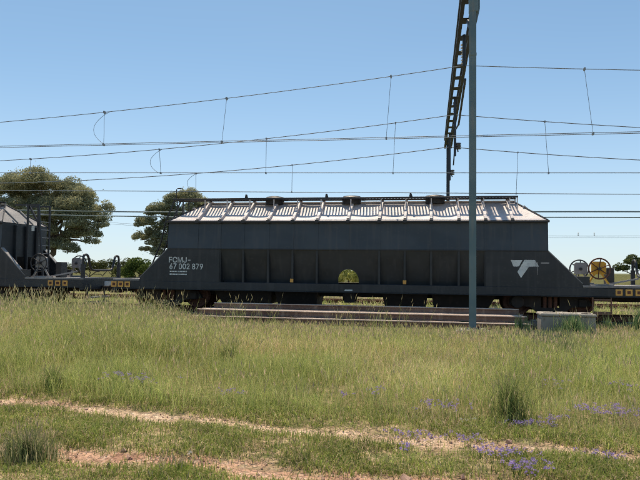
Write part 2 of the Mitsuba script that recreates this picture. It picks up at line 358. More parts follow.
# sides
PX = sorted(set([-HB] + RIBS + [HB]))
for side in (1, -1):
    y0 = RY - side * (RY - YN)
    for i in range(14):
        a, b = PX[i], PX[i + 1]
        part('side_plate', dented([[a, y0, ZB], [b, y0, ZB], [b, y0 + side * 0.05, ZE], [a, y0 + side * 0.05, ZE]], 12, 10, 0.007, 1.3, i + 50, [0, -side, 0], -0.008), 'm_upper', True)
    for x in RIBS[:1] + RIBS[1:-1] + RIBS[-1:]:
        part('side_seam', beam([x, y0 - side * 0.004, ZB], [x, y0 + side * 0.045, ZE - 0.03], 0.07, 0.02), 'm_upper')
    part('waist_rail', cbox(-HB, HB, y0 - side * 0.004 - 0.014, y0 - side * 0.004 + 0.014, ZB - 0.02, ZB + 0.02, 0.004), 'm_wagon')
    # sloping hopper sheets between the stanchions, with an arched opening in the middle
    yb = y0 + side * 0.34
    bays = [r for r in RIBS if abs(r) < 4.4]
    for i in range(len(bays) - 1):
        a, b = bays[i], bays[i + 1]
        if abs(a + b) > 1.1:
            part('hopper_sheet', dented([[a, yb, ZS - 0.08], [b, yb, ZS - 0.08], [b, y0 + side * 0.015, ZB], [a, y0 + side * 0.015, ZB]], 10, 10, 0.01, 1.1, i + 90, [0, -side * 0.9, -0.4], 0.01), 'm_bay', True)
    th = np.linspace(0, np.pi, 17)
    aw, ah = (0.34, 0.36) if side > 0 else (0.8, 0.55)
    arch = [(-1.02, ZS - 0.08), (-aw, ZS - 0.08)] + [(-aw * math.cos(t), ZS + 0.12 + ah * math.sin(t)) for t in th] + [(aw, ZS - 0.08), (1.02, ZS - 0.08), (1.02, ZB), (-1.02, ZB)]
    m = prism_y(arch, -0.006, 0.006)
    v = m.vertices.copy()
    k = (ZB - v[:, 2]) / (ZB - ZS + 0.08)
    v[:, 1] += y0 + side * (0.015 + 0.325 * k)
    m.vertices = v
    part('hopper_sheet', m, 'm_bay', label='middle hopper sheet with an arched opening above the sill')
    for x in bays:
        wide = 0.035 if abs(x) > 0.5 else 0.02
        if x == 0.0:
            continue
        m = prism_x([(y0 + side * 0.01, ZB - 0.02), (y0 + side * 0.03, ZS), (yb, ZS), (y0 + side * 0.06, ZB - 0.02)], x - wide, x + wide)
        part('stanchion', m, 'm_wagon')
    for x in (-1.85, 1.84):
        part('stencil_plate', cbox(x - 0.055, x + 0.055, y0 - side * 0.004 - 0.012, y0 - side * 0.004 + 0.012, ZS + 0.03, ZS + 0.15, 0.004), 'm_orange')
    # flat triangular end plates
    for s in (-1, 1):
        poly = [(s * 4.35, ZS), (s * 4.35, ZB - 0.02), (s * HB, ZB - 0.02), (s * HT, 1.28), (s * HT, ZS)]
        ya, yb2 = sorted((y0, y0 + side * 0.02))
        part('end_plate', prism_y(poly, ya, yb2), 'm_wagon')
        d = np.array([s * (HT - HB), 0, 1.28 - ZB]); d /= np.linalg.norm(d)
        part('end_plate_flange', beam([s * HB, y0 + side * 0.08, ZB], [s * HT, y0 + side * 0.08, 1.285], 0.03, 0.16), 'm_deck')
    # side sill
    ya, yb2 = sorted((y0 - side * 0.006, y0 + side * 0.07))
    part('side_sill', cbox(XL, XR, ya, yb2, ZU, ZS, 0.008), 'm_wagon')
    ya, yb2 = sorted((y0 - side * 0.03, y0 + side * 0.1))
    part('sill_flange', cbox(XL + 0.01, XR - 0.01, ya, yb2, ZU - 0.022, ZU - 0.002, 0.004), 'm_wagon')
    # yellow and black marker squares near the ends
    for xs in ((-8.16, -7.91, -7.66), (8.24, 8.52, 8.80)):
        for x in xs:
            yy = y0 - side * 0.014
            part('marker_square', cbox(x - 0.1, x + 0.1, yy - 0.007, yy + 0.007, 0.935, 1.125, 0.003), 'm_orange')
            yy = y0 - side * 0.022
            part('marker_square__centre', cbox(x - 0.05, x + 0.05, yy - 0.004, yy + 0.004, 0.985, 1.075, 0.002), 'm_rust')
    # steps hung from the sill under the brake wheel
    for z in (0.42, 0.80):
        yy = y0 + side * 0.02
        part('side_step', cbox(7.52, 8.0, yy - 0.12, yy + 0.12, z - (0.07 if z < .5 else .02), z + 0.02, 0.004), 'm_step')
    for x in (7.50, 8.02):
        part('step_hanger', beam([x, y0 + side * 0.02, 0.36], [x, y0 + side * 0.02, ZU - 0.02], 0.035), 'm_step')
# end walls and end floors of the hopper
for s in (-1, 1):
    part('end_wall', dented([[s * HB, YN + 0.02, ZB - 0.3], [s * HB, YF - 0.02, ZB - 0.3], [s * HB, YF - 0.02, ZE + 0.02], [s * HB, YN + 0.02, ZE + 0.02]], 14, 10, 0.01, 1.0, 5 + s, [s, 0, 0]), 'm_wagon', True)
    part('end_slope_sheet', dented([[s * HB, YN + 0.05, ZB - 0.3], [s * HB, YF - 0.05, ZB - 0.3], [s * 4.6, YF - 0.05, 1.0], [s * 4.6, YN + 0.05, 1.0]], 8, 8, 0.01, 1.0, 6 + s, [0, 0, 1]), 'm_wagon', True)
    for y in (RY - 0.62, RY, RY + 0.62):
        part('end_post', cbox(s * (HB + 0.05) - 0.05, s * (HB + 0.05) + 0.05, y - 0.04, y + 0.04, 1.23, ZE - 0.05), 'm_wagon')
    xa, xb = sorted((s * 5.6, XR if s > 0 else XL))
    part('platform_deck', cbox(xa, xb, YN + 0.075, YF - 0.075, 1.165, 1.215, 0.006), 'm_deck')
    xh = XR if s > 0 else XL
    part('headstock', cbox(min(xh, xh - s * 0.14), max(xh, xh - s * 0.14), YN - 0.01, YF + 0.01, 0.80, 1.23, 0.01), 'm_wagon')
    part('platform_edge', cbox(min(s * (HT + 0.01), xh), max(s * (HT + 0.01), xh), YN - 0.012, YN + 0.07, 1.16, 1.232, 0.006), 'm_deck')
    # coupler
    part('coupler', cat_([cbox(min(xh, xh + s * 0.34), max(xh, xh + s * 0.34), RY - 0.09, RY + 0.09, 0.74, 0.92, 0.02),
                          cbox(min(xh + s * 0.32, xh + s * 0.60), max(xh + s * 0.32, xh + s * 0.60), RY - 0.17, RY + 0.17, 0.68, 0.97, 0.05)]), 'm_under')
part('centre_sill', cbox(XL + 0.1, XR - 0.1, RY - 0.17, RY + 0.17, 0.70, 1.10), 'm_under')
# discharge chutes
for s in (-1, 1):
    for k, (a, b, c, d) in enumerate(((1.02, 2.62, 1.16, 2.5), (2.64, 4.9, 2.76, 4.5))):
        q = trimesh.convex.convex_hull(np.array([[s * x, y, z] for x, z, ww in ((a, 1.16, 0.9), (b, 1.16, 0.9), (c, 0.42, 0.55), (d, 0.42, 0.55)) for y in (RY - ww, RY + ww)]))
        part('discharge_chute', q, 'm_under')
    part('discharge_chute__gate', cbox(s * 1.68 - 0.5, s * 1.68 + 0.5, RY - 0.72, RY + 0.72, 0.36, 0.43), 'm_rust')
part('air_pipe', tube([[-0.24, RY - 0.5, 0.72], [0.2, RY - 0.5, 0.72]], 0.15, 16), 'm_under', 40)
part('air_pipe__flange', cbox(-0.2, 0.16, RY - 0.66, RY - 0.34, 0.52, 0.86), 'm_under')
part('brake_reservoir', lathe_y([(0, 0), (0.19, 0.02), (0.2, 0.06), (0.2, 0.74), (0.19, 0.78), (0, 0.8)], 5.35, RY - 1.1, 0.68), 'm_under', 40)

# bogies
for bxc in (-6.35, 6.35):
    for y, s in ((RY - 0.86, -1), (RY + 0.86, 1)):
        poly = [(-1.25, 0.58), (-1.12, 0.80), (-0.75, 0.86), (-0.40, 0.99), (0.40, 0.99), (0.75, 0.86), (1.12, 0.80), (1.25, 0.58), (0.95, 0.55), (0.62, 0.52), (0.38, 0.34), (-0.38, 0.34), (-0.62, 0.52), (-0.95, 0.55)]
        holes = [[(-0.28, 0.5), (0.28, 0.5), (0.28, 0.84), (-0.28, 0.84)]]
        part('bogie__side_frame', prism_y(Polygon([(bxc + a, b) for a, b in poly], [[(bxc + a, b) for a, b in h] for h in holes]), y - 0.07, y + 0.07), 'm_under')
        for k in (-0.16, 0.0, 0.16):
            part('bogie__spring', tube([[bxc + k, y, 0.5], [bxc + k, y, 0.84]], 0.06, 10), 'm_rust', 40)
        for ax in (-0.95, 0.95):
            part('bogie__axle_box', cbox(bxc + ax - 0.13, bxc + ax + 0.13, y - 0.14 * (s < 0) - 0.02, y + 0.14 * (s > 0) + 0.02, 0.54, 0.80, 0.03), 'm_under')
    for ax in (-0.95, 0.95):
        for s in (-1, 1):
            yw = RY + s * 0.56
            part('bogie__wheel', lathe_y([(0.0, -0.08), (0.12, -0.08), (0.13, -0.02), (0.33, -0.01), (0.34, -0.06), (0.425, -0.065), (0.425, 0.045), (0.45 if s < 0 else 0.425, 0.055), (0.44, 0.075), (0.34, 0.07), (0.33, 0.02), (0.13, 0.03), (0.12, 0.08), (0, 0.08)] if s < 0 else
                                              [(0.0, -0.08), (0.12, -0.08), (0.13, -0.03), (0.33, -0.02), (0.34, -0.07), (0.44, -0.075), (0.45, -0.055), (0.425, -0.045), (0.425, 0.065), (0.34, 0.06), (0.33, 0.01), (0.13, 0.02), (0.12, 0.08), (0, 0.08)], bxc + ax, yw, 0.675), 'm_rust', 30)
        part('bogie__axle', tube([[bxc + ax, RY - 0.9, 0.675], [bxc + ax, RY + 0.9, 0.675]], 0.07, 12), 'm_under', 40)
    part('bogie__bolster', cbox(bxc - 0.2, bxc + 0.2, RY - 0.8, RY + 0.8, 0.55, 0.78, 0.02), 'm_under')

# brake wheels, one on each side of the end platform
for y0, side, plate in ((YN + 0.05, 1, 'm_yellow'), (YF - 0.05, -1, 'm_deck')):
    wx, wz = 7.71, 1.74
    a = np.linspace(0, 2 * np.pi, 33)[:-1]
    part('brake_wheel', tube(np.stack([wx + 0.31 * np.cos(a), y0 + 0 * a, wz + 0.31 * np.sin(a)], 1), 0.022, 8, True), 'm_rust' if side > 0 else 'm_trim', True)
    for k in range(6):
        t = k * np.pi / 3 + 0.4
        part('brake_wheel__spoke', tube([[wx, y0 + side * 0.03, wz], [wx + 0.15 * math.cos(t), y0 + side * 0.04, wz + 0.15 * math.sin(t)], [wx + 0.30 * math.cos(t), y0, wz + 0.30 * math.sin(t)]], 0.015, 6), 'm_rust' if side > 0 else 'm_trim', True)
    part('brake_wheel__hub', lathe_y([(0, -0.03), (0.05, -0.03), (0.05, 0.25), (0, 0.25)], wx, y0 if side > 0 else y0 - 0.22, wz, 16), 'm_trim', 40)
    yp = y0 + side * 0.16
    part('brake_stand', prism_y([(wx - 0.2, wz - 0.17), (wx + 0.22, wz - 0.17), (wx + 0.22, wz + 0.17), (wx + 0.15, wz + 0.22), (wx - 0.15, wz + 0.22), (wx - 0.2, wz + 0.17)], yp - 0.05, yp + 0.05), plate, label='yellow gear case behind the brake wheel' if side > 0 else None)
    for s in (-1, 1):
        part('brake_stand__leg', beam([wx + s * 0.1, yp, wz - 0.16], [wx + s * 0.34, yp, 1.21], 0.05), plate)
    part('brake_stand__foot', cbox(wx - 0.42, wx + 0.42, yp - 0.1, yp + 0.1, 1.216, 1.27), 'm_deck')
    part('platform_box', cbox(7.0, 7.42, y0 - 0.02 * side - 0.03, y0 - 0.02 * side + 0.03, 1.235, 1.5, 0.01), 'm_wagon')
part('equipment_case', cbox(8.05, 8.27, YN + 0.55, YN + 0.95, 1.22, 1.78, 0.02), 'm_trim')
part('brake_lever', beam([7.9, YN + 0.4, 1.24], [8.95, YN + 0.5, 1.45], 0.05), 'm_deck')
# hooped hand rail across the end platform
xh = XR - 0.06
pts = []
for yy, zz in ((0, 1.2), (0, 1.62), (0.0, 1.9), (0.06, 2.03), (0.2, 2.05), (0.32, 1.97), (0.42, 1.72), (0.56, 1.53), (0.8, 1.49), (1.35, 1.49)):
    pts.append((yy, zz))
full = pts + [(2.54 - a, b) for a, b in pts[:-1]][::-1]
ft = np.array(full)
t = np.linspace(0, len(ft) - 1, 70)
from scipy.interpolate import PchipInterpolator
hoop = np.stack([0 * t + xh, YN + 0.08 + PchipInterpolator(np.arange(len(ft)), ft[:, 0])(t), PchipInterpolator(np.arange(len(ft)), ft[:, 1])(t)], 1)
part('hand_rail', tube(hoop, 0.042, 8), 'm_trim', True)
for y in (YN + 0.08, YF - 0.08):
    part('hand_rail__post', cbox(xh - 0.06, xh + 0.06, y - 0.05, y + 0.05, 1.2, 1.72), 'm_trim')
for z in (0.56, 0.38):
    part('end_step', cbox(XR - 0.05, XR + 0.22, YN + 0.35, YN + 1.5, z - 0.06, z, 0.004), 'm_deck')
for y in (YN + 0.35, YN + 1.5):
    part('end_step__hanger', beam([XR - 0.02, y, 0.26], [XR - 0.02, y, 0.84], 0.04), 'm_wagon')
part('number_plate', cbox(XR + 0.001, XR + 0.02, RY + 0.1, RY + 0.75, 0.88, 1.08, 0.004), 'm_white')
# ladder and hand rail at the plain end
for y in (RY - 0.66, RY - 0.14):
    part('ladder__stile', tube([[-6.27, y, WZ + 0.02], [-6.62, y, 3.25], [-6.78, y, 2.5], [-7.3, y, 1.22]], 0.028, 6), 'm_trim', True)
for z in np.arange(1.45, 4.0, 0.28):
    x = np.interp(z, [1.22, 2.5, 3.25, WZ], [-7.3, -6.78, -6.62, -6.27])
    part('ladder__rung', tube([[x, RY - 0.66, z], [x, RY - 0.14, z]], 0.014, 6), 'm_trim', True)
part('top_hand_rail', tube([[-6.24, WY0, WZ], [-6.24, WY0, WZ + 0.33], [-6.2, WY0, WZ + 0.37], [-6.0, WY0, WZ + 0.38]], 0.014, 6), 'm_trim', True)

WAGON = list(parts)
def wagon(cx, label, extra=(), dull=False):
    t = thing('hopper_wagon', label, 'rail wagon', 'dark hopper wagons coupled in one train')
    for name, mesh, mat, smooth, lab, kind in WAGON + list(extra):
        k = free(t + '__' + name)
        mat = 'm_trim' if dull and name.startswith('brake_wheel') else 'm_deck' if dull and mat in ('m_yellow', 'm_roof') else mat
        lab = None if dull and name == 'brake_stand' else lab
        key = (id(mesh), mat)
        if key not in cache:
            cache[key] = (mikit.ply(mesh, mat, smooth), mesh)
        scene[k] = {**cache[key][0], 'to_world': T().translate([cx, 0, 0])}
        say(k, lab, kind=kind)
    return t
cache = {}
CX = -2.63
parts.clear()
# lettering and emblem, on the near side of the middle wagon only
zl = YN - 0.001
part('lettering', lettering('FCMJ-', 0.185, -8.79 - CX, zl, 1.80, width=0.78), 'm_white', label='white stencilled wagon code FCMJ- on the left end plate')
part('lettering', lettering('67 002 879', 0.185, -8.76 - CX, zl, 1.575, width=1.2), 'm_white', label='white stencilled number 67 002 879 on the left end plate')
part('lettering', cat_([bx(-8.75 - CX + a, -8.75 - CX + b, zl - 0.003, zl, 1.475, 1.515) for a, b in ((0, .07), (.085, .17), (.18, .25), (.28, .36), (.37, .46), (.47, .55), (.56, .62))]), 'm_white', label='first line of small illegible print')
part('lettering', cat_([bx(-8.75 - CX + a, -8.75 - CX + b, zl - 0.003, zl, 1.375, 1.42) for a, b in ((0, .10), (.115, .2), (.21, .30), (.31, .40), (.41, .52), (.53, .62))]), 'm_white', label='second line of small illegible print')
k = 0.00305
def emblem(pts):
    return prism_y([(2.48 - CX + (a - 115) * k, 1.985 - (b - 105) * k) for a, b in pts], zl - 0.004, zl)
part('emblem', emblem([(112, 106), (228, 106), (192, 172), (140, 172)]), 'm_white', label='grey white emblem of two angled bars on the right end plate')
part('emblem__bar', emblem([(247, 104), (350, 104), (387, 170), (292, 172), (213, 288), (178, 226)]), 'm_white')
part('data_mark', bx(3.265 - CX, 3.285 - CX, zl - 0.003, zl, 1.53, 1.93), 'm_deck')
part('data_mark', bx(3.37 - CX, 3.61 - CX, zl - 0.003, zl, 1.875, 1.92), 'm_deck')
part('data_mark', bx(-2.72 - CX, -2.46 - CX, YN - 0.010, YN - 0.006, 0.93, 0.975), 'm_white')
wagon(CX, 'dark grey hopper wagon in the middle with lettering and emblem on its side', parts)
parts.clear()
for a, b in (([6.0, RY - 0.35, 3.92], [7.0, RY - 0.35, 3.92]), ([6.0, RY + 0.35, 3.92], [7.0, RY + 0.35, 3.92]), ([6.55, RY - 0.35, 1.22], [6.55, RY - 0.35, 3.92]), ([6.98, RY - 0.35, 1.22], [6.98, RY - 0.35, 3.92]),
             ([6.98, RY + 0.35, 1.22], [6.98, RY + 0.35, 3.92]), ([6.98, RY - 0.35, 3.9], [7.25, RY - 0.35, 1.22]), ([6.55, RY - 0.3, 3.9], [6.98, RY - 0.3, 3.2])):
    part('end_frame', beam(a, b, 0.06), 'm_trim')
for z in np.arange(1.5, 3.9, 0.3):
    part('end_frame__rung', beam([6.98, RY - 0.35, z], [6.98, RY + 0.35, z], 0.03), 'm_deck')
part('end_plate_sign', cbox(6.78, 6.9, YN + 0.9, YN + 0.92, 2.92, 3.12), 'm_white')
wagon(CX - 18.82, 'dark hopper wagon at the left edge, only its end platform and hoop rail in view', parts, True)
parts.clear()

# ------------------------------------------------------------------ overhead line structure
MX, MY = 1.11, 16.8
BX = 1.11
mast = thing('catenary_mast', 'tall blue grey steel mast on a concrete foot in front of the wagon', 'mast', 'steel masts of the overhead line portal')
def isec(cx, cy, w, d, tf=0.014, tw=0.01):
    a, b = w / 2, d / 2
    return Polygon([(cx - a, cy - b), (cx + a, cy - b), (cx + a, cy - b + tf), (cx + tw, cy - b + tf), (cx + tw, cy + b - tf), (cx + a, cy + b - tf), (cx + a, cy + b), (cx - a, cy + b), (cx - a, cy + b - tf), (cx - tw, cy + b - tf), (cx - tw, cy - b + tf), (cx - a, cy - b + tf)])
def hsec(cx, cy, z0, z1, w=0.18, d=0.18):
    m = extrude_polygon(isec(cx, cy, w, d), z1 - z0, engine='earcut')
    m.apply_translation([0, 0, z0])
    return m
obj(mast + '__column', hsec(MX, MY, 0.05, 10.0), 'm_mast')
obj(mast + '__base_plate', cbox(MX - 0.19, MX + 0.19, MY - 0.19, MY + 0.19, 0.10, 0.125, 0.003), 'm_mast')
obj(mast + '__footing', cbox(MX - 0.42, MX + 0.42, MY - 0.38, MY + 0.38, -0.3, 0.10, 0.03), 'm_concrete')
for sx in (-1, 1):
    for sy in (-1, 1):
        obj(mast + '__bolt', cbox(MX + sx * 0.15 - 0.02, MX + sx * 0.15 + 0.02, MY + sy * 0.15 - 0.02, MY + sy * 0.15 + 0.02, 0.125, 0.17), 'm_rust')
obj(mast + '__collar', cbox(MX - 0.10, MX + 0.14, MY - 0.10, MY + 0.10, 8.55, 8.95, 0.02), 'm_mast')
obj(mast + '__collar', cbox(MX - 0.10, MX + 0.10, MY - 0.10, MY + 0.10, 7.36, 7.44, 0.01), 'm_mast')
obj(mast + '__gusset', prism_y([(MX + 0.09, 8.2), (MX + 0.19, 8.65), (MX + 0.19, 9.9), (MX + 0.09, 9.9)], MY - 0.02, MY + 0.02), 'm_mast')
FY = 39.4
fm = thing('catenary_mast', 'far thin steel mast rising behind the wagon roof under the boom end', 'mast', 'steel masts of the overhead line portal')
obj(fm + '__column', hsec(BX, FY, 0.0, 9.9, 0.2, 0.2), 'm_boom')
obj(fm + '__footing', cbox(BX - 0.42, BX + 0.42, FY - 0.38, FY + 0.38, -0.3, 0.12, 0.03), 'm_concrete')

boom = thing('portal_boom', 'dark lattice steel boom reaching away from the near mast over the tracks', 'gantry')
bw, z0, z1 = 0.18, 9.45, 9.95
for sx in (-1, 1):
    for z in (z0, z1):
        obj(boom + '__chord', beam([BX + sx * bw, MY - 0.5, z], [BX + sx * bw, FY + 0.4, z], 0.115), 'm_boom')
step = np.arange(MY - 0.3, FY + 0.3, 1.45)
for i, y in enumerate(step):
    obj(boom + '__batten', cbox(BX - bw, BX + bw, y - 0.22, y + 0.22, z0 - 0.066, z0 - 0.059, 0.002), 'm_boom')
    for sx in (-1, 1):
        if i:
            obj(boom + '__diagonal', beam([BX + sx * bw, step[i - 1], z0 if i % 2 else z1], [BX + sx * bw, y, z1 if i % 2 else z0], 0.045), 'm_boom')
# strut from the mast to the boom
obj(boom + '__strut', beam([BX + 0.02, MY + 0.1, 8.0], [BX + 0.02, MY + 2.6, 9.42], 0.09), 'm_boom')
# drop posts that hold the second and third contact wires, with their register arms and insulators
for yy, zb in ((20.6, 8.35), (28.1, 6.75), (35.6, 6.75)):
    dp = obj(boom + '__drop_post', tube([[BX - 0.02, yy, 9.40], [BX - 0.02, yy, zb]], 0.055, 8), 'm_boom', 40)
    if zb < 8:
        obj(dp + '__register_arm', tube([[BX - 0.02, yy, zb + 0.55], [BX - 0.06, yy + 0.7, zb - 0.28]], 0.03, 6), 'm_boom')
        obj(dp + '__insulator', cat_([trimesh.creation.cylinder(0.13, 0.06, 14).apply_translation([BX + 0.12, yy + 0.05, zb + 0.36 + k * 0.1]) for k in range(3)]), 'm_dark_insul', 40)
        obj(dp + '__bracket', beam([BX + 0.12, yy + 0.05, zb + 0.2], [BX - 0.02, yy, zb + 0.75], 0.05), 'm_boom')
# diagonal stay
obj(boom + '__strut', beam([BX + 0.05, 21.2, 8.1], [BX + 0.02, 25.4, 7.55], 0.07), 'm_boom')
obj(boom + '__strut', beam([BX + 0.02, 25.4, 7.55], [BX + 0.0, 27.8, 7.9], 0.05), 'm_boom')

def insul_string(p, q, n=7, r=0.085):
    p, q = np.asarray(p, float), np.asarray(q, float)
    ms = [tube([p, q], 0.025, 6)]
    ax = (q - p) / np.linalg.norm(q - p)
    for i in range(n):
        c = p + (q - p) * (i + 0.5) / n
        ms.append(tube([c - ax * 0.045, c - ax * 0.01, c + ax * 0.03], [r * 0.5, r, r * 0.35], 12))
    return cat_(ms)

def line(name_label, y, z_sup, sagL, sagR, zc, drops, jumps, twin):
    t = thing('overhead_line', name_label, 'overhead wire', 'overhead lines of the three tracks')
    def zm(x):
        return z_sup - (sagL if x < BX else sagR) * (1 - ((31 - min(abs(x - BX), 62)) / 31) ** 2)
    xs = np.concatenate([np.linspace(-62 + BX, BX, 60), np.linspace(BX, 62 + BX, 60)[1:]])
    obj(t + '__messenger_wire', tube([[x, y, zm(x)] for x in xs], 0.0125 * y / 21, 6), 'm_wire', True)
    def zcon(x):
        return zc[0] + (zc[1] - zc[0]) * (x + 20) / 30
    for dy in ((-0.05, 0.05) if twin else (0,)):
        obj(t + '__contact_wire', tube([[x, y + dy, zcon(x) + dy * 0.7] for x in np.linspace(-60, 60, 40)], 0.012 * y / 21, 6), 'm_wire', True)
    for x, dx in drops:
        obj(t + '__dropper', tube([[x, y, zm(x)], [x + dx, y, zcon(x)]], 0.0075 * y / 21, 5), 'm_wire')
        for xx, z in ((x, zm(x)), (x + dx, zcon(x))):
            obj(t + '__clip', cbox(xx - 0.025, xx + 0.025, y - 0.07, y + 0.07, z - 0.05, z + 0.04), 'm_wire')
    for x in jumps:
        a, b = zm(x), zcon(x)
        s = np.linspace(0, 1, 14)
        obj(t + '__jumper', tube([[x + 0.15 * (1 - q) - 0.55 * math.sin(math.pi * q) ** 0.8, y, a + (b - a) * q] for q in s], 0.0075 * y / 21, 5), 'm_wire', True)
    obj(t + '__insulator', insul_string([BX - 0.02, y, 9.38], [BX, y, z_sup + 0.02], 7 if twin else 6), 'm_insul' if twin else 'm_dark_insul', 40)
    return t
line('nearest overhead line, thick contact wire crossing the sky above the wagon', 21.35, 8.62, 1.75, 1.25, (6.24, 6.16), [(-12.1, 0.0), (-7.3, -0.15), (-1.35, -0.15), (5.0, 0.25)], [-12.05], True)
line('middle overhead line, its contact wire between the other two tracks\' wires', 28.8, 8.80, 1.8, 1.85, (6.44, 5.97), [(-20.4, 0.0), (-13.3, 0.1), (-7.8, 0.0), (-1.6, -0.1), (5.05, 0.15)], [-13.3], False)
line('farthest overhead line, lowest contact wire just above the wagon roof', 36.3, 8.80, 1.75, 1.75, (6.46, 5.97), [(-14.3, 0.0), (-8.2, 0), (4.9, -0.1)], [-14.4], False)
for lab, y, zl_, zr_, r in (('upper thick cable far behind the wagons beyond the third track', 48.0, 6.32, 6.0, 0.05), ('lower thick cable far behind the wagons beyond the third track', 50.0, 6.1, 5.75, 0.045)):
    xs = np.linspace(-70, 60, 60)
    obj('far_cable', tube([[x, y, zl_ + (zr_ - zl_) * (x + 22) / 36 + 0.1 * math.sin(x * 0.09)] for x in xs], r, 6), 'm_cable', True, label=lab, cat='cable')
pl = thing('power_line', 'faint thin power line low in the sky at the right', 'power line')
for z in (6.9, 7.15):
    obj(pl + '__wire', tube([[x, 95, z + 0.0004 * (x - 20) ** 2 - 0.2] for x in np.linspace(-60, 110, 40)], 0.022, 5), 'm_wire', True)
for x in (21.2, 23.4):
    obj(pl + '__insulator', insul_string([x, 95, 7.0], [x, 95, 7.5], 3, 0.12), 'm_insul', 40)

# ------------------------------------------------------------------ things beside the track
for tier, (word, zt, x0, x1, ys) in enumerate((('lowest', 0.185, -7.10, 2.78, (17.80, 17.96)), ('middle', 0.365, -6.95, 2.62, tuple(18.14 + 0.135 * i for i in range(7))), ('top', 0.53, -6.70, 2.55, (18.82, 18.96)))):
    for i, yy in enumerate(ys):
        place = ('front', 'rear')[i] if len(ys) == 2 else ('front', 'second', 'third', 'fourth', 'fifth', 'sixth', 'rear')[i]
        e = rng.uniform(-0.12, 0.12, 2) * (i > 0)
        sr = obj('spare_rail', rail_mesh(x0 + e[0], x1 + e[1], yy, zt, 0.163), 'm_rail_body', label=f'long rusty spare rail, {place} one of the {word} layer of the trackside stack', cat='rail', group='spare rails stacked beside the track')
        obj(sr + '__head', rail_cap(x0 + e[0], x1 + e[1], yy, zt), 'm_rail', label='worn lighter rail head')
bl = ['under the left end', 'left of the middle', 'in the middle', 'right of the middle', 'under the right end']
for i, x in enumerate((-6.3, -4.2, -2.1, 0.0, 2.0)):
    obj('timber_bearer', cbox(x - 0.12, x + 0.12, 18.06, 19.05, -0.02, 0.198, 0.012), 'm_bearer', label=f'weathered timber bearer {bl[i]} of the rail stack', cat='timber')
# concrete cable chamber
cc = thing('cable_chamber', 'low grey concrete chamber with flat lids in grass near the right bogie', 'concrete chamber')
c0, c1, d0, d1 = 2.98, 4.42, 17.75, 18.5
obj(cc + '__wall', cbox(c0 + 0.02, c1 - 0.02, d0 + 0.02, d1 - 0.02, -0.1, 0.41, 0.02), 'm_concrete')
for i, (a, b) in enumerate(((c0, 3.46), (3.47, 3.96), (3.97, c1))):
    obj(cc + '__lid', cbox(a, b, d0 - 0.02, d1 + 0.02, 0.412, 0.50 + 0.006 * (i % 2), 0.03), 'm_concrete')
    obj(cc + '__lid__grip', bx(a + 0.1, b - 0.1, d0 + 0.17, d0 + 0.21, 0.50, 0.513), 'm_bearer')
obj('concrete_block', cbox(6.05, 7.4, 18.7, 19.2, -0.1, 0.24, 0.03), 'm_concrete', label='low concrete block lying in the grass at the right edge', cat='concrete block')
r_ = np.random.default_rng(17)
m = trimesh.convex.convex_hull(r_.normal(size=(16, 3)) * [0.034, 0.03, 0.03])
m = m.subdivide().subdivide()
m.vertices += (meshkit.fbm(m.vertices * 40, 3, 5)[:, None] - 0.5) * 0.012
m.apply_translation([-0.16, 4.97, float(ground_z(np.array(-0.16), np.array(4.97))) + 0.012])
obj('stone', m, 'm_stone', 30, label='small pale pink stone standing in the lower wheel rut', cat='stone')

def pebbles(n, seed):
    r = np.random.default_rng(seed)
    x = r.uniform(-6.5, 3.0, n)
    up = r.random(n) < 0.5
    y = np.where(up, 6.05 - 0.135 * x + np.sin(x * 0.9) * 0.09, 4.88 - 0.01 * x) + r.normal(size=n) * 0.16
    ms = []
    base = trimesh.creation.icosphere(0)
    for i in range(n):
        m = base.copy()
        q = r.uniform(0.004, 0.016) * (1 + 1.2 * (r.random() < 0.06))
        m.vertices = m.vertices * r.uniform(0.6, 1.2, 3) * q + r.normal(size=m.vertices.shape) * q * 0.18
        m.apply_translation([x[i], y[i], float(ground_z(x[i:i + 1], y[i:i + 1])[0]) + q * 0.25])
        ms.append(m)
    return cat_(ms)
obj('pebbles', pebbles(900, 19), 'm_stone', 30, label='pebbles and crumbs of earth strewn along the two wheel ruts', cat='pebbles', kind='stuff')

# ------------------------------------------------------------------ vegetation: blades of grass
def grid_noise(x, y, f, seed, o=3):
    return meshkit.fbm(np.stack([x * f, y * f, np.zeros_like(x)], -1), o, seed)

def blade_mesh(x, y, z, h, w, lean, col, r):
    """Blades of two bent segments; each has one colour."""
    n = len(x)
    a = r.uniform(0, 2 * np.pi, n)
    la = r.uniform(0, 2 * np.pi, n)
    d = np.stack([np.cos(la), np.sin(la), 0 * a], 1)
    s = np.stack([np.cos(a), np.sin(a), 0 * a], 1) * (w / 2)[:, None]
    base = np.stack([x, y, z - 0.01], 1)
    up = np.array([0, 0, 1.0])
    mid = base + d * (h * lean * 0.28)[:, None] + up * (h * 0.55)[:, None]
    tip = base + d * (h * lean)[:, None] + up * (h * np.sqrt(np.clip(1 - lean ** 2, 0.2, 1)))[:, None]
    v = np.stack([base - s, base + s, mid - s * 0.8, mid + s * 0.8, tip], 1).reshape(-1, 3)
    f = (np.arange(n)[:, None, None] * 5 + np.array([[0, 1, 3], [0, 3, 2], [2, 3, 4]])[None]).reshape(-1, 3)
    return v, f, np.repeat(col, 5, 0), tip, d

def joined(ms):
    off, V, Fs, C = 0, [], [], []
    for v, f, c in ms:
        V.append(v); Fs.append(f + off); C.append(c); off += len(v)
    return (np.vstack(V), np.vstack(Fs)), np.clip(np.vstack(C), 0.005, 1)

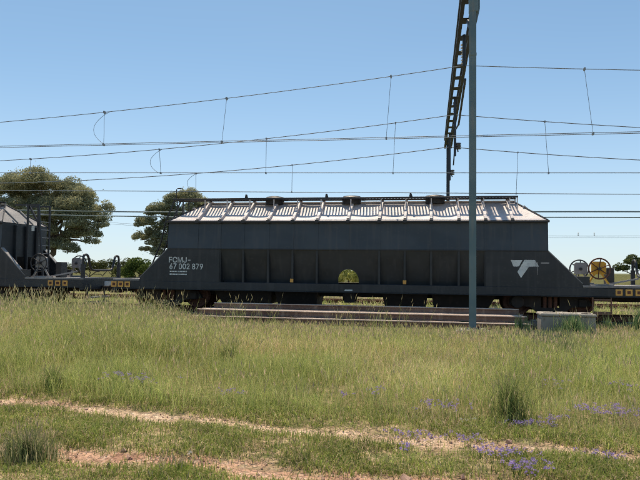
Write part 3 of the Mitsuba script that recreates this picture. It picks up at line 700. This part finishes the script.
def seed_heads(tip, d, L, w, col, r):
    """A narrow spindle of two crossed leaves at the top of each stem."""
    n = len(tip)
    ax = d * 0.35 + np.array([0, 0, 1.0]); ax /= np.linalg.norm(ax, axis=1, keepdims=True)
    a = r.uniform(0, np.pi, n)
    out = []
    for k in range(2):
        s = np.stack([np.cos(a + k * 1.57), np.sin(a + k * 1.57), 0 * a], 1) * (w / 2)[:, None]
        b = tip - ax * 0.01
        m1 = tip + ax * (L * 0.4)[:, None]
        e = tip + ax * L[:, None]
        v = np.stack([b, m1 - s, m1 + s, e], 1).reshape(-1, 3)
        f = (np.arange(n)[:, None, None] * 4 + np.array([[0, 1, 2], [1, 3, 2]])[None]).reshape(-1, 3)
        out.append((v, f, np.repeat(col, 4, 0)))
    return out

def in_view(x, y, m=0.6):
    """Keeps what stands in the wedge of ground that the photograph shows, with room for a step aside."""
    return (x > -0.80 * y - 1.2 - m) & (x < 0.36 * y + 1.2 + m)

def d_ruts(x, y):
    wob = (grid_noise(x, y, 1.1, 11) - 0.5) * 0.3
    return np.minimum(np.abs(y - (6.05 - 0.135 * x + np.sin(x * 0.9) * 0.09) + wob), np.abs(y - (4.88 - 0.01 * x) + wob)), y - (6.05 - 0.135 * x + np.sin(x * 0.9) * 0.09)

GREEN = np.array([[0.37, 0.435, 0.125], [0.44, 0.495, 0.165], [0.53, 0.54, 0.225], [0.29, 0.37, 0.115]])
STRAW = np.array([[0.74, 0.60, 0.36], [0.64, 0.50, 0.30], [0.78, 0.62, 0.44]])

def grass_colours(x, y, dry, r):
    n = len(x)
    g = GREEN[r.integers(0, 4, n)] * r.uniform(0.75, 1.25, n)[:, None]
    s = STRAW[r.integers(0, 3, n)] * r.uniform(0.7, 1.15, n)[:, None]
    return np.where((r.random(n) < dry)[:, None], s, g)

def tall_height(x, y):
    c = np.interp(y, [6.0, 7.0, 8.5, 10.5, 13, 15, 17, 19], [0.10, 0.22, 0.34, 0.38, 0.28, 0.13, 0.075, 0.07])
    left = np.clip((-0.30 * y - x) / (0.22 * y), 0, 1)
    return c * (1 + left * np.interp(y, [7, 10, 13, 16, 18], [0.2, 0.55, 1.15, 2.1, 2.6]))

def tall_grass(seed, n):
    r = np.random.default_rng(seed)
    y = np.sqrt(r.uniform(6.0 ** 2, 19.6 ** 2, n)); x = r.uniform(-0.85, 0.45, n) * (y + 2)
    _, s1 = d_ruts(x, y)
    k = in_view(x, y) & (s1 > 0.22 + 0.25 * r.random(n))
    cl = grid_noise(x, y, 1.7, 21)
    k &= r.random(n) < np.clip(0.25 + 1.6 * (cl - 0.3), 0.12, 0.85) * np.interp(y, [6, 15, 17, 18.1, 19.5], [1, 0.9, 0.7, 0.25, 0.12])
    k &= ~((np.abs(x - MX) < 0.43) & (np.abs(y - MY) < 0.39)) & ~((x > 2.95) & (x < 4.45) & (y > 17.72) & (y < 18.53)) & ~((x > -7.2) & (x < 2.9) & (y > 18.08) & (y < 18.9))
    x, y = x[k], y[k]
    n = len(x)
    h = tall_height(x, y) * r.uniform(0.55, 1.2, n) * (0.12 + 0.9 * grid_noise(x, y, 0.8, 22) + 1.0 * grid_noise(x, y, 2.3, 25))
    h *= np.where((np.abs(x - MX * y / MY) < 0.5) & (y > 11.5), 0.35, 1)
    dry = np.clip(0.08 + 1.3 * (grid_noise(x, y, 0.45, 23) - 0.5) + 0.10 * r.random(n), 0.03, 0.6)
    col = grass_colours(x, y, dry, r)
    tone = 0.55 + 0.55 * grid_noise(x, y, 0.7, 24) + 0.4 * grid_noise(x, y, 3.0, 26)
    w = r.uniform(0.0028, 0.0062, n) * np.interp(y, [6, 12, 18], [0.85, 1.15, 1.5])
    return blade_mesh(x, y, ground_z(x, y), h, w, r.uniform(0.12, 0.85, n), col * tone[:, None], r)[:3]
M, C = joined([tall_grass(31, 560000)])
obj('tall_grass', M, 'm_grass', color=C, label='tall green and straw coloured grass filling the field before the train', cat='grass', kind='stuff')

def stems(seed, n):
    r = np.random.default_rng(seed)
    y = np.sqrt(r.uniform(6.4 ** 2, 19.4 ** 2, n)); x = r.uniform(-0.85, 0.45, n) * (y + 2)
    _, s1 = d_ruts(x, y)
    k = in_view(x, y) & (s1 > 0.5) & (r.random(n) < np.clip(0.2 + 2.0 * (grid_noise(x, y, 0.6, 41) - 0.35), 0.08, 1)) & ~((x > -7.2) & (x < 2.9) & (y > 18.08) & (y < 18.9)) & ~((x > 2.9) & (x < 4.5) & (y > 17.7) & (y < 18.6))
    x, y = x[k], y[k]
    n = len(x)
    h = tall_height(x, y) * r.uniform(0.9, 1.55, n)
    g = r.random(n)[:, None]
    col = np.array([0.44, 0.40, 0.15]) * g + np.array([0.62, 0.50, 0.28]) * (1 - g)
    v, f, c, tip, d = blade_mesh(x, y, ground_z(x, y), h, np.full(n, 0.0032) * np.interp(y, [6, 18], [0.9, 1.7]), r.uniform(0.03, 0.4, n), col, r)
    hc = np.where((r.random(n) < 0.3)[:, None], np.array([[0.60, 0.47, 0.34]]), np.array([[0.50, 0.50, 0.23]])) * r.uniform(0.75, 1.2, n)[:, None]
    return [(v, f, c)] + seed_heads(tip, d, r.uniform(0.05, 0.13, n), r.uniform(0.006, 0.014, n) * np.interp(y, [6, 18], [0.9, 1.5]), hc, r)
M, C = joined(stems(42, 42000))
obj('grass_seed_heads', M, 'm_grass', color=C, label='pale seed heads on thin stems standing above the tall grass', cat='grass', kind='stuff')

def trackside_stems():
    """Single tall stems that stand up before the rails and the wagon's underside."""
    r = np.random.default_rng(43)
    n = 16000
    y = r.uniform(13.0, 18.05, n); x = r.uniform(-16, 7.5, n)
    left = np.clip((-6.2 - x) / 2.0, 0, 1)
    clump = grid_noise(x, y, 0.9, 44)
    k = in_view(x, y) & (r.random(n) < np.clip(2.6 * (clump - 0.53), 0.01, 1) * (0.45 + 0.55 * left) + 0.55 * left) & (np.abs(x - MX * y / MY) > 0.5) & ((x < 2.8) | (y < 17.6)) & ((x < -7.2) | (y < 17.7))
    x, y = x[k], y[k]; n = len(x)
    left = left[k]
    h = r.uniform(0.3, 0.85, n) * (1 + 0.15 * left)
    g = r.random(n)[:, None]
    col = np.where(g < 0.75, np.array([[0.30, 0.37, 0.13]]), np.array([[0.56, 0.50, 0.26]])) * r.uniform(0.7, 1.2, n)[:, None]
    v, f, c, tip, d = blade_mesh(x, y, ground_z(x, y), h, r.uniform(0.006, 0.012, n), r.uniform(0.05, 0.5, n), col, r)
    k = r.random(n) < 0.4
    m = k.sum()
    return [(v, f, c)] + seed_heads(tip[k], d[k], r.uniform(0.08, 0.2, m), r.uniform(0.010, 0.02, m), np.tile([0.54, 0.49, 0.28], (m, 1)), r)
M, C = joined(trackside_stems())
obj('plume_grass', M, 'm_grass', color=C, label='sparse tall grass plumes rising in front of the rail stack and wagons', cat='grass', kind='stuff')

def low_grass(seed, n):
    r = np.random.default_rng(seed)
    y = r.uniform(4.0, 7.6, n); x = r.uniform(-0.9, 0.5, n) * (y + 2)
    d, s1 = d_ruts(x, y)
    patch = grid_noise(x, y, 2.2, 51)
    k = in_view(x, y) & (s1 < 1.0) & (r.random(n) < np.clip(0.3 + 2.0 * (patch - 0.32), 0.10, 1) * np.clip((d - 0.10) / 0.18, 0.03, 1))
    x, y = x[k], y[k]; n = len(x)
    h = r.uniform(0.03, 0.12, n) * (0.3 + 0.8 * grid_noise(x, y, 1.6, 52) + 0.6 * grid_noise(x, y, 5.0, 54)) * np.interp(y, [4.3, 4.9], [0.55, 1])
    col = np.array([[0.24, 0.30, 0.075], [0.31, 0.36, 0.09], [0.36, 0.38, 0.13], [0.18, 0.235, 0.07]])[r.integers(0, 4, n)] * r.uniform(0.75, 1.25, n)[:, None]
    dead = r.random(n) < 0.22
    col = np.where(dead[:, None], STRAW[r.integers(0, 3, n)] * r.uniform(0.5, 1.0, n)[:, None], col)
    col = col * (0.45 + 0.65 * grid_noise(x, y, 2.6, 55) + 0.5 * grid_noise(x, y, 7.0, 56))[:, None]
    lean = np.where(dead, r.uniform(0.6, 0.97, n), r.uniform(0.2, 0.9, n))
    return blade_mesh(x, y, ground_z(x, y), h, r.uniform(0.003, 0.009, n), lean, col, r)[:3]
M, C = joined([low_grass(53, 300000)])
obj('low_weeds', M, 'm_grass', color=C, label='short leafy green weeds along and between the two wheel ruts', cat='weeds', kind='stuff')

def far_grass(seed, n):
    r = np.random.default_rng(seed)
    y = r.uniform(23.2, 62, n); x = r.uniform(-0.85, 0.45, n) * y
    k = ((np.abs(y - 28.8) > 1.6) & (np.abs(y - 36.3) > 1.6)) | (r.random(n) < 0.4)
    x, y = x[k], y[k]; n = len(x)
    col = grass_colours(x, y, np.clip(grid_noise(x, y, 0.2, 61) - 0.2, 0.1, 0.6), r)
    return blade_mesh(x, y, 0 * x, r.uniform(0.12, 0.5, n), r.uniform(0.012, 0.03, n), r.uniform(0.2, 0.85, n), col * 1.1, r)[:3]
M, C = joined([far_grass(62, 70000)])
obj('far_grass', M, 'm_grass', color=C, label='sunlit grass on the far side of the train seen through its gaps', cat='grass', kind='stuff')

def tuft(name, label, cx, cy, rad, h, n, cols, seed, w=(0.004, 0.008), lean=(0.1, 0.6)):
    r = np.random.default_rng(seed)
    a, q = r.uniform(0, 2 * np.pi, n), np.minimum(np.abs(r.normal(size=n)) * 0.55, 1.3) * rad
    x, y = cx + q * np.cos(a), cy + q * np.sin(a)
    hh = h * r.uniform(0.5, 1.1, n) * (1 - 0.35 * (q / rad) ** 2)
    col = np.array(cols)[r.integers(0, len(cols), n)] * r.uniform(0.7, 1.25, n)[:, None]
    v, f, c, tip, d = blade_mesh(x, y, ground_z(x, y), hh, r.uniform(*w, n), r.uniform(*lean, n), col, r)
    k = r.random(n) < 0.08
    ms = [(v, f, c)] + seed_heads(tip[k], d[k], r.uniform(0.04, 0.1, k.sum()), r.uniform(0.006, 0.012, k.sum()), np.tile([0.45, 0.38, 0.24], (k.sum(), 1)), r)
    M, C = joined(ms)
    return obj(name, M, 'm_grass', color=C, label=label, cat='grass tuft')
DG = [[0.15, 0.21, 0.065], [0.20, 0.26, 0.085], [0.26, 0.31, 0.11], [0.36, 0.34, 0.15]]
tuft('grass_tuft', 'dark green upright grass tuft beside the purple flowers right of the mast', 0.86, 6.95, 0.26, 0.62, 520, DG, 71)
tuft('grass_tuft', 'dark grass tuft in the tall grass near the left edge', -4.87, 7.5, 0.16, 0.36, 500, DG, 72)
tuft('grass_tuft', 'greyish grass tuft with seed heads at the bottom left corner', -3.28, 4.72, 0.30, 0.33, 900, [[0.18, 0.22, 0.09], [0.28, 0.28, 0.15], [0.13, 0.17, 0.06], [0.42, 0.38, 0.22]], 73)
tuft('grass_tuft', 'small dark grass tuft in the middle of the tall grass', -3.25, 9.9, 0.18, 0.5, 500, DG, 74)
tuft('grass_tuft', 'short green grass tuft at the edge of the lower rut, bottom centre left', -1.95, 4.72, 0.35, 0.10, 700, [[0.22, 0.31, 0.06], [0.30, 0.37, 0.08]], 75)
RD = [[0.10, 0.19, 0.08], [0.15, 0.24, 0.11], [0.20, 0.28, 0.13]]
for lab, x, y, n, rd in (('green reed clump before the front of the concrete chamber', 3.75, 17.4, 420, 0.5), ('green reed clump right of the brake step at the right', 5.75, 18.6, 170, 0.40), ('green reed clump left of the concrete chamber', 2.45, 17.6, 90, 0.3), ('small reed clump between chamber and brake step', 4.85, 18.4, 60, 0.25)):
    k = tuft('reed_clump', lab, x, y, rd, 0.8 if x > 5 else 0.56, n, RD, int(x * 100), (0.012, 0.022), (0.03, 0.35))
    labels[k]['category'] = 'reeds'

def leaf_cloud(pts, size, col, r):
    n = len(pts)
    a = r.normal(size=(n, 3)); a[:, 2] -= 0.5; a /= np.linalg.norm(a, axis=1, keepdims=True)
    b = np.cross(a, r.normal(size=(n, 3))); b /= np.linalg.norm(b, axis=1, keepdims=True)
    L, W = size, size * 0.55
    v = np.stack([pts - a * L[:, None] / 2, pts + b * W[:, None] / 2, pts + a * L[:, None] / 2, pts - b * W[:, None] / 2], 1).reshape(-1, 3)
    f = (np.arange(n)[:, None, None] * 4 + np.array([[0, 1, 2], [0, 2, 3]])[None]).reshape(-1, 3)
    return v, f, np.repeat(col, 4, 0)

def weed(name, label, cx, cy, rad, h, n, cols, seed, size):
    """A loose leafy plant: a few stems with leaves along them."""
    r = np.random.default_rng(seed)
    t = thing(name, label, 'weed')
    st, pts = [], []
    for i in range(14):
        a, q = r.uniform(0, 6.28), rad * r.random()
        p0 = np.array([cx + 0.2 * q * math.cos(a), cy + 0.2 * q * math.sin(a), 0.0])
        p1 = np.array([cx + q * math.cos(a), cy + q * math.sin(a), h * r.uniform(0.6, 1.0)])
        mid = (p0 + p1) / 2 + [0, 0, h * 0.08]
        st.append(tube([p0, mid, p1], [0.008, 0.006, 0.003], 5))
        for k in range(n // 14):
            s = r.uniform(0.3, 1.02)
            pts.append(p0 + (p1 - p0) * s + r.normal(size=3) * 0.055)
    obj(t + '__stem', cat_(st), 'm_bearer')
    pts = np.array(pts)
    pts[:, 2] = np.maximum(pts[:, 2], 0.02)
    col = np.array(cols)[r.integers(0, len(cols), len(pts))] * r.uniform(0.7, 1.2, len(pts))[:, None]
    v, f, c = leaf_cloud(pts, r.uniform(size * 0.6, size * 1.3, len(pts)), col, r)
    obj(t + '__leaves', (v, f), 'm_leaf', color=c, kind='stuff')
PALE = [[0.44, 0.38, 0.28], [0.34, 0.30, 0.20], [0.28, 0.28, 0.15]]
weed('pale_weed', 'pale dry weed in front of the left bogie of the middle wagon', -8.2, 18.5, 0.55, 0.62, 700, PALE, 81, 0.06)
weed('pale_weed', 'pale dry weed in front of the coupling below the hoop rail', -10.3, 18.7, 0.45, 0.5, 420, PALE, 82, 0.05)
weed('pale_weed', 'pale dry weed below the end platform of the left wagon', -12.9, 18.7, 0.5, 0.6, 420, PALE, 83, 0.05)

# ------------------------------------------------------------------ purple wild flowers, in small patches
def flowers(label, cx, cy, rx, ry, n, h, seed, white=False):
    r = np.random.default_rng(seed)
    t = thing('wildflower_patch', label, 'wildflowers', 'purple wildflower patches in the grass' if not white else None)
    x, y = cx + rx * r.normal(size=n) * 0.6, cy + ry * r.normal(size=n) * 0.6
    hh = h * r.uniform(0.7, 1.15, n)
    z = ground_z(x, y)
    v, f, c, tip, d = blade_mesh(x, y, z, hh, np.full(n, 0.004), r.uniform(0.05, 0.35, n), np.tile([0.09, 0.14, 0.04], (n, 1)), r)
    V, F_, C = [], [], []
    off = 0
    for i in range(n):
        for j in range(r.integers(5, 9)):          # a head of several small florets, each of five petals
            c0 = tip[i] + r.normal(size=3) * [0.013, 0.013, 0.008]
            nn = r.normal(size=3) * 0.6 + [0, -0.3, 1]; nn /= np.linalg.norm(nn)
            a = np.cross(nn, [1, 0, 0.2]); a /= np.linalg.norm(a); b = np.cross(nn, a)
            ang = np.arange(10) * np.pi / 5
            rr = np.where(np.arange(10) % 2 == 0, 0.0105, 0.004)
            ring = c0 + rr[:, None] * (np.cos(ang)[:, None] * a + np.sin(ang)[:, None] * b)
            V.append(np.vstack([c0 - nn * 0.002, ring]))
            F_.append(np.array([[0, k + 1, (k + 1) % 10 + 1] for k in range(10)]) + off)
            off += 11
            col = np.array([0.62, 0.60, 0.55]) if white else np.array([0.36, 0.26, 0.56]) * r.uniform(0.75, 1.2) + np.array([0.08, 0.08, 0.05]) * r.random()
            C.append(np.tile(col, (11, 1)))
    obj(t + '__stems', (v, f), 'm_grass', color=c, kind='stuff')
    obj(t + '__blossoms', (np.vstack(V), np.vstack(F_)), 'm_petal', color=np.clip(np.vstack(C), 0, 1), kind='stuff')
FL = [('purple flower patch in the tall grass at the far left', -3.75, 7.5, 0.36, 0.10, 44, 0.24),
      ('few purple flowers left of the picture centre beside the upper rut', -2.34, 7.15, 0.16, 0.06, 14, 0.19),
      ('small purple flower pair below the middle of the wagon', -0.98, 7.2, 0.06, 0.05, 6, 0.19),
      ('upright purple flower group below the arched opening of the wagon', -0.62, 7.3, 0.08, 0.06, 10, 0.22),
      ('purple flower patch just left of the mast foot line above the upper rut', 0.12, 6.9, 0.22, 0.09, 26, 0.17),
      ('dense purple flower patch at the foot of the dark grass tuft', 0.98, 6.62, 0.20, 0.06, 34, 0.10),
      ('scattered purple flowers right of the dark grass tuft', 1.25, 6.75, 0.13, 0.08, 14, 0.13),
      ('dense purple flower patch at the right edge above the upper rut', 1.83, 7.0, 0.32, 0.15, 66, 0.19),
      ('loose purple flowers higher in the tall grass at the right edge', 2.42, 8.2, 0.16, 0.12, 14, 0.26),
      ('few pale purple flowers high in the grass right of the dark tuft', 1.62, 8.4, 0.10, 0.10, 9, 0.26),
      ('purple flowers growing in the upper rut left of the dark tuft', -0.18, 6.05, 0.20, 0.08, 20, 0.12),
      ('purple flowers growing in the upper rut under the mast', 0.33, 6.0, 0.22, 0.07, 18, 0.12),
      ('purple flower cluster in the low weeds between the ruts, bottom right', 0.58, 5.55, 0.18, 0.09, 34, 0.11),
      ('lowest purple flower cluster in the bottom right foreground', 0.76, 5.22, 0.15, 0.11, 36, 0.10),
      ('sparse purple flowers in the foreground at the far right', 1.4, 5.7, 0.25, 0.10, 16, 0.09),
      ('single purple flower group above the stone in the low weeds', -0.18, 5.55, 0.06, 0.05, 7, 0.10)]
for i, a in enumerate(FL):
    flowers(*a, 200 + i)
flowers('tiny white flowers in the low weeds left of the picture centre', -2.0, 5.1, 0.03, 0.02, 3, 0.05, 230, True)
flowers('tiny white flowers beside the upper rut under the mast', 0.36, 6.65, 0.05, 0.03, 5, 0.08, 231, True)

# ------------------------------------------------------------------ trees and bushes
def limb(p, q, r0, r1, r, sag=0.1):
    p, q = np.asarray(p, float), np.asarray(q, float)
    s = np.linspace(0, 1, 8)
    w = r.normal(size=(8, 3)) * 0.05 * np.linalg.norm(q - p) * (s * (1 - s) * 4)[:, None]
    pts = p + (q - p) * s[:, None] + w + np.array([0, 0, 1.0]) * (np.sin(np.pi * s) * sag * np.linalg.norm(q - p))[:, None]
    return tube(pts, r0 + (r1 - r0) * s, 7)

def tree(name, label, base, fork, clumps, n, size, seed, top=(0.44, 0.43, 0.25), low=(0.22, 0.24, 0.15), trunk_r=0.4, cat='tree', fill=0.62):
    """clumps: (x, y, z, rx, rz) of the leaf masses."""
    r = np.random.default_rng(seed)
    t = thing(name, label, cat)
    ms = [limb(base, fork, trunk_r, trunk_r * 0.7, r, 0)]
    P_, Cc = [], []
    tot = sum(c[3] ** 2 * c[4] for c in clumps)
    for (x, y, z, rx, rz) in clumps:
        ms.append(limb(fork, [x, y, z - 0.3 * rz], trunk_r * 0.45, 0.05, r))
        k = int(n * rx ** 2 * rz / tot)
        nb = int(np.clip(6 + 5 * rx, 7, 18))       # billows: small flat-bottomed domes over the mass
        u = r.normal(size=(nb, 3)); u[:, 2] = np.abs(u[:, 2]) * 0.9 - 0.25
        u /= np.linalg.norm(u, axis=1, keepdims=True)
        cen = np.array([x, y, z]) + u * r.uniform(0.45, 0.85, nb)[:, None] * [rx, rx, rz]
        br = r.uniform(0.36, 0.58, nb) * (rx * rx * rz) ** (1 / 3)
        which = r.choice(nb, k, p=br ** 2 / (br ** 2).sum())
        v = r.normal(size=(k, 3)); v /= np.linalg.norm(v, axis=1, keepdims=True)
        v[:, 2] = np.where(v[:, 2] < 0, v[:, 2] * 0.45, v[:, 2] * 0.85)
        pts = cen[which] + v * (br[which] * r.uniform(fill, 1.0, k) ** 0.5 * r.uniform(0.9, 1.15, k))[:, None]
        loose = r.random(k) < 0.03
        pts[loose] += r.normal(size=(loose.sum(), 3)) * 0.2 * rx ** 0.5
        tone = np.clip(r.random(nb)[which] + 0.2 * r.normal(size=k), 0, 1)
        c = np.array(low) + (np.array(top) - np.array(low)) * tone[:, None]
        P_.append(pts); Cc.append(c * r.uniform(0.8, 1.2, k)[:, None])
    pts, cols = np.vstack(P_), np.vstack(Cc)
    keep = pts[:, 2] > 0.1
    pts, cols = pts[keep], cols[keep]
    v, f, c = leaf_cloud(pts, r.uniform(size * 0.6, size * 1.4, len(pts)), cols, r)
    obj(t + '__trunk', cat_(ms), 'm_bark', 50)
    obj(t + '__crown', (v, f), 'm_leaf', color=np.clip(c, 0, 1), kind='stuff')
    return t
# big gum tree behind the left wagon (60 m away)
tree('gum_tree', 'large spreading gum tree behind the left wagon', [-39.8, 60, 0], [-39.4, 60, 4.2],
     [(-46.5, 61, 9.4, 2.8, 1.8), (-43.6, 60, 10.2, 2.4, 1.4), (-40.6, 59, 10.4, 2.5, 1.4), (-38.0, 60.5, 9.6, 2.0, 1.4), (-44.5, 59, 7.6, 2.5, 1.7), (-41.2, 61.5, 8.0, 2.6, 1.9), (-36.4, 59.5, 8.3, 2.1, 1.7),
      (-38.8, 58.5, 7.0, 2.4, 1.7), (-35.6, 60, 6.8, 1.9, 1.6), (-34.1, 60.5, 7.6, 1.0, 1.1), (-34.0, 59.5, 5.7, 0.9, 1.0), (-36.6, 60.4, 5.1, 1.6, 1.2), (-40.0, 59, 5.4, 1.9, 1.5), (-43.5, 60, 5.4, 2.2, 1.6), (-47.5, 60, 6.4, 2.2, 2.0), (-38.3, 60, 4.0, 1.2, 0.9), (-35.2, 60, 4.3, 0.9, 0.7), (-40.6, 60, 3.4, 1.1, 0.8), (-33.6, 60, 6.6, 0.7, 0.7), (-37.0, 59, 3.4, 1.2, 0.8), (-39.2, 58.6, 3.8, 1.3, 0.9), (-34.6, 59.6, 5.0, 1.0, 0.7), (-36.0, 58.8, 5.9, 1.5, 1.0), (-42.0, 59, 3.6, 1.6, 1.0)],
     170000, 0.17, 301, fill=0.3)
tree('gum_tree', 'smaller open gum tree just behind the left end of the wagon', [-30.2, 70, 0], [-30.3, 70, 4.0],
     [(-30.2, 70, 9.7, 1.3, 1.1), (-28.6, 70.5, 10.2, 1.6, 1.1), (-32.2, 70, 8.3, 1.6, 1.3), (-33.6, 69.5, 6.8, 1.2, 1.3), (-34.5, 70, 5.3, 0.9, 1.1), (-31.3, 70.5, 6.5, 1.4, 1.3), (-32.8, 70, 4.5, 1.1, 1.0), (-29.6, 70, 7.6, 1.6, 1.5), (-27.4, 70, 8.6, 1.6, 1.5), (-30.6, 69.5, 4.5, 1.2, 1.1), (-33.9, 70, 3.8, 0.7, 0.7), (-29.0, 70, 5.4, 1.3, 1.2), (-31.8, 69.6, 3.2, 1.2, 0.9), (-29.8, 69.6, 3.2, 1.2, 0.9), (-33.0, 70, 5.9, 1.0, 0.9), (-31.5, 69.5, 5.3, 1.2, 1.0), (-31.0, 69.4, 8.8, 1.2, 1.0)],
     64000, 0.17, 302, trunk_r=0.26, fill=0.3)
BT, BL = (0.15, 0.20, 0.05), (0.07, 0.10, 0.03)
tree('bush', 'rounded bright green bush beside the left end of the middle wagon', [-24.6, 50, 0], [-24.6, 50, 0.6], [(-24.6, 50, 1.5, 1.3, 0.9), (-23.6, 50.4, 1.2, 1.1, 0.8), (-25.7, 50, 1.0, 1.0, 0.7)], 6000, 0.16, 303, BT, BL, 0.1, 'bush')
tree('bush', 'sunlit yellow green bush seen through the arched opening of the wagon', [-4.15, 32.4, 0], [-4.15, 32.4, 0.5], [(-4.2, 32.4, 1.3, 0.9, 0.8), (-4.9, 32.5, 0.9, 0.6, 0.5), (-3.4, 32.4, 1.0, 0.7, 0.6)], 5000, 0.10, 307, (0.46, 0.46, 0.15), (0.26, 0.30, 0.09), 0.06, 'bush')
tree('bush', 'low dark bush behind the hoop rail between the wagons', [-28.0, 56, 0], [-28.0, 56, 0.6], [(-28.2, 56, 1.6, 1.2, 1.0), (-29.6, 56, 1.2, 1.0, 0.8), (-26.6, 56, 1.0, 1.0, 0.7)], 5000, 0.17, 304, (0.12, 0.13, 0.05), (0.06, 0.075, 0.03), 0.1, 'bush')
tree('bush', 'low bush left of the hoop rail under the big gum tree', [-37.5, 64, 0], [-37.5, 64, 0.6], [(-37.5, 64, 1.6, 1.4, 1.0), (-35.4, 64, 1.7, 1.2, 1.0), (-39.4, 64, 1.2, 1.2, 0.8), (-33.6, 64, 1.1, 1.0, 0.8)], 6000, 0.18, 305, (0.12, 0.13, 0.05), (0.06, 0.075, 0.03), 0.1, 'bush')
tree('bush', 'small dark tree behind the hoop rail at the right edge', [24.0, 80, 0], [24.0, 80, 1.5], [(24.0, 80, 3.0, 1.2, 0.8), (25.2, 80, 2.5, 1.2, 0.9), (22.8, 80, 2.1, 0.9, 0.7)], 4500, 0.22, 306, (0.12, 0.14, 0.05), (0.06, 0.08, 0.035), 0.12, 'tree')
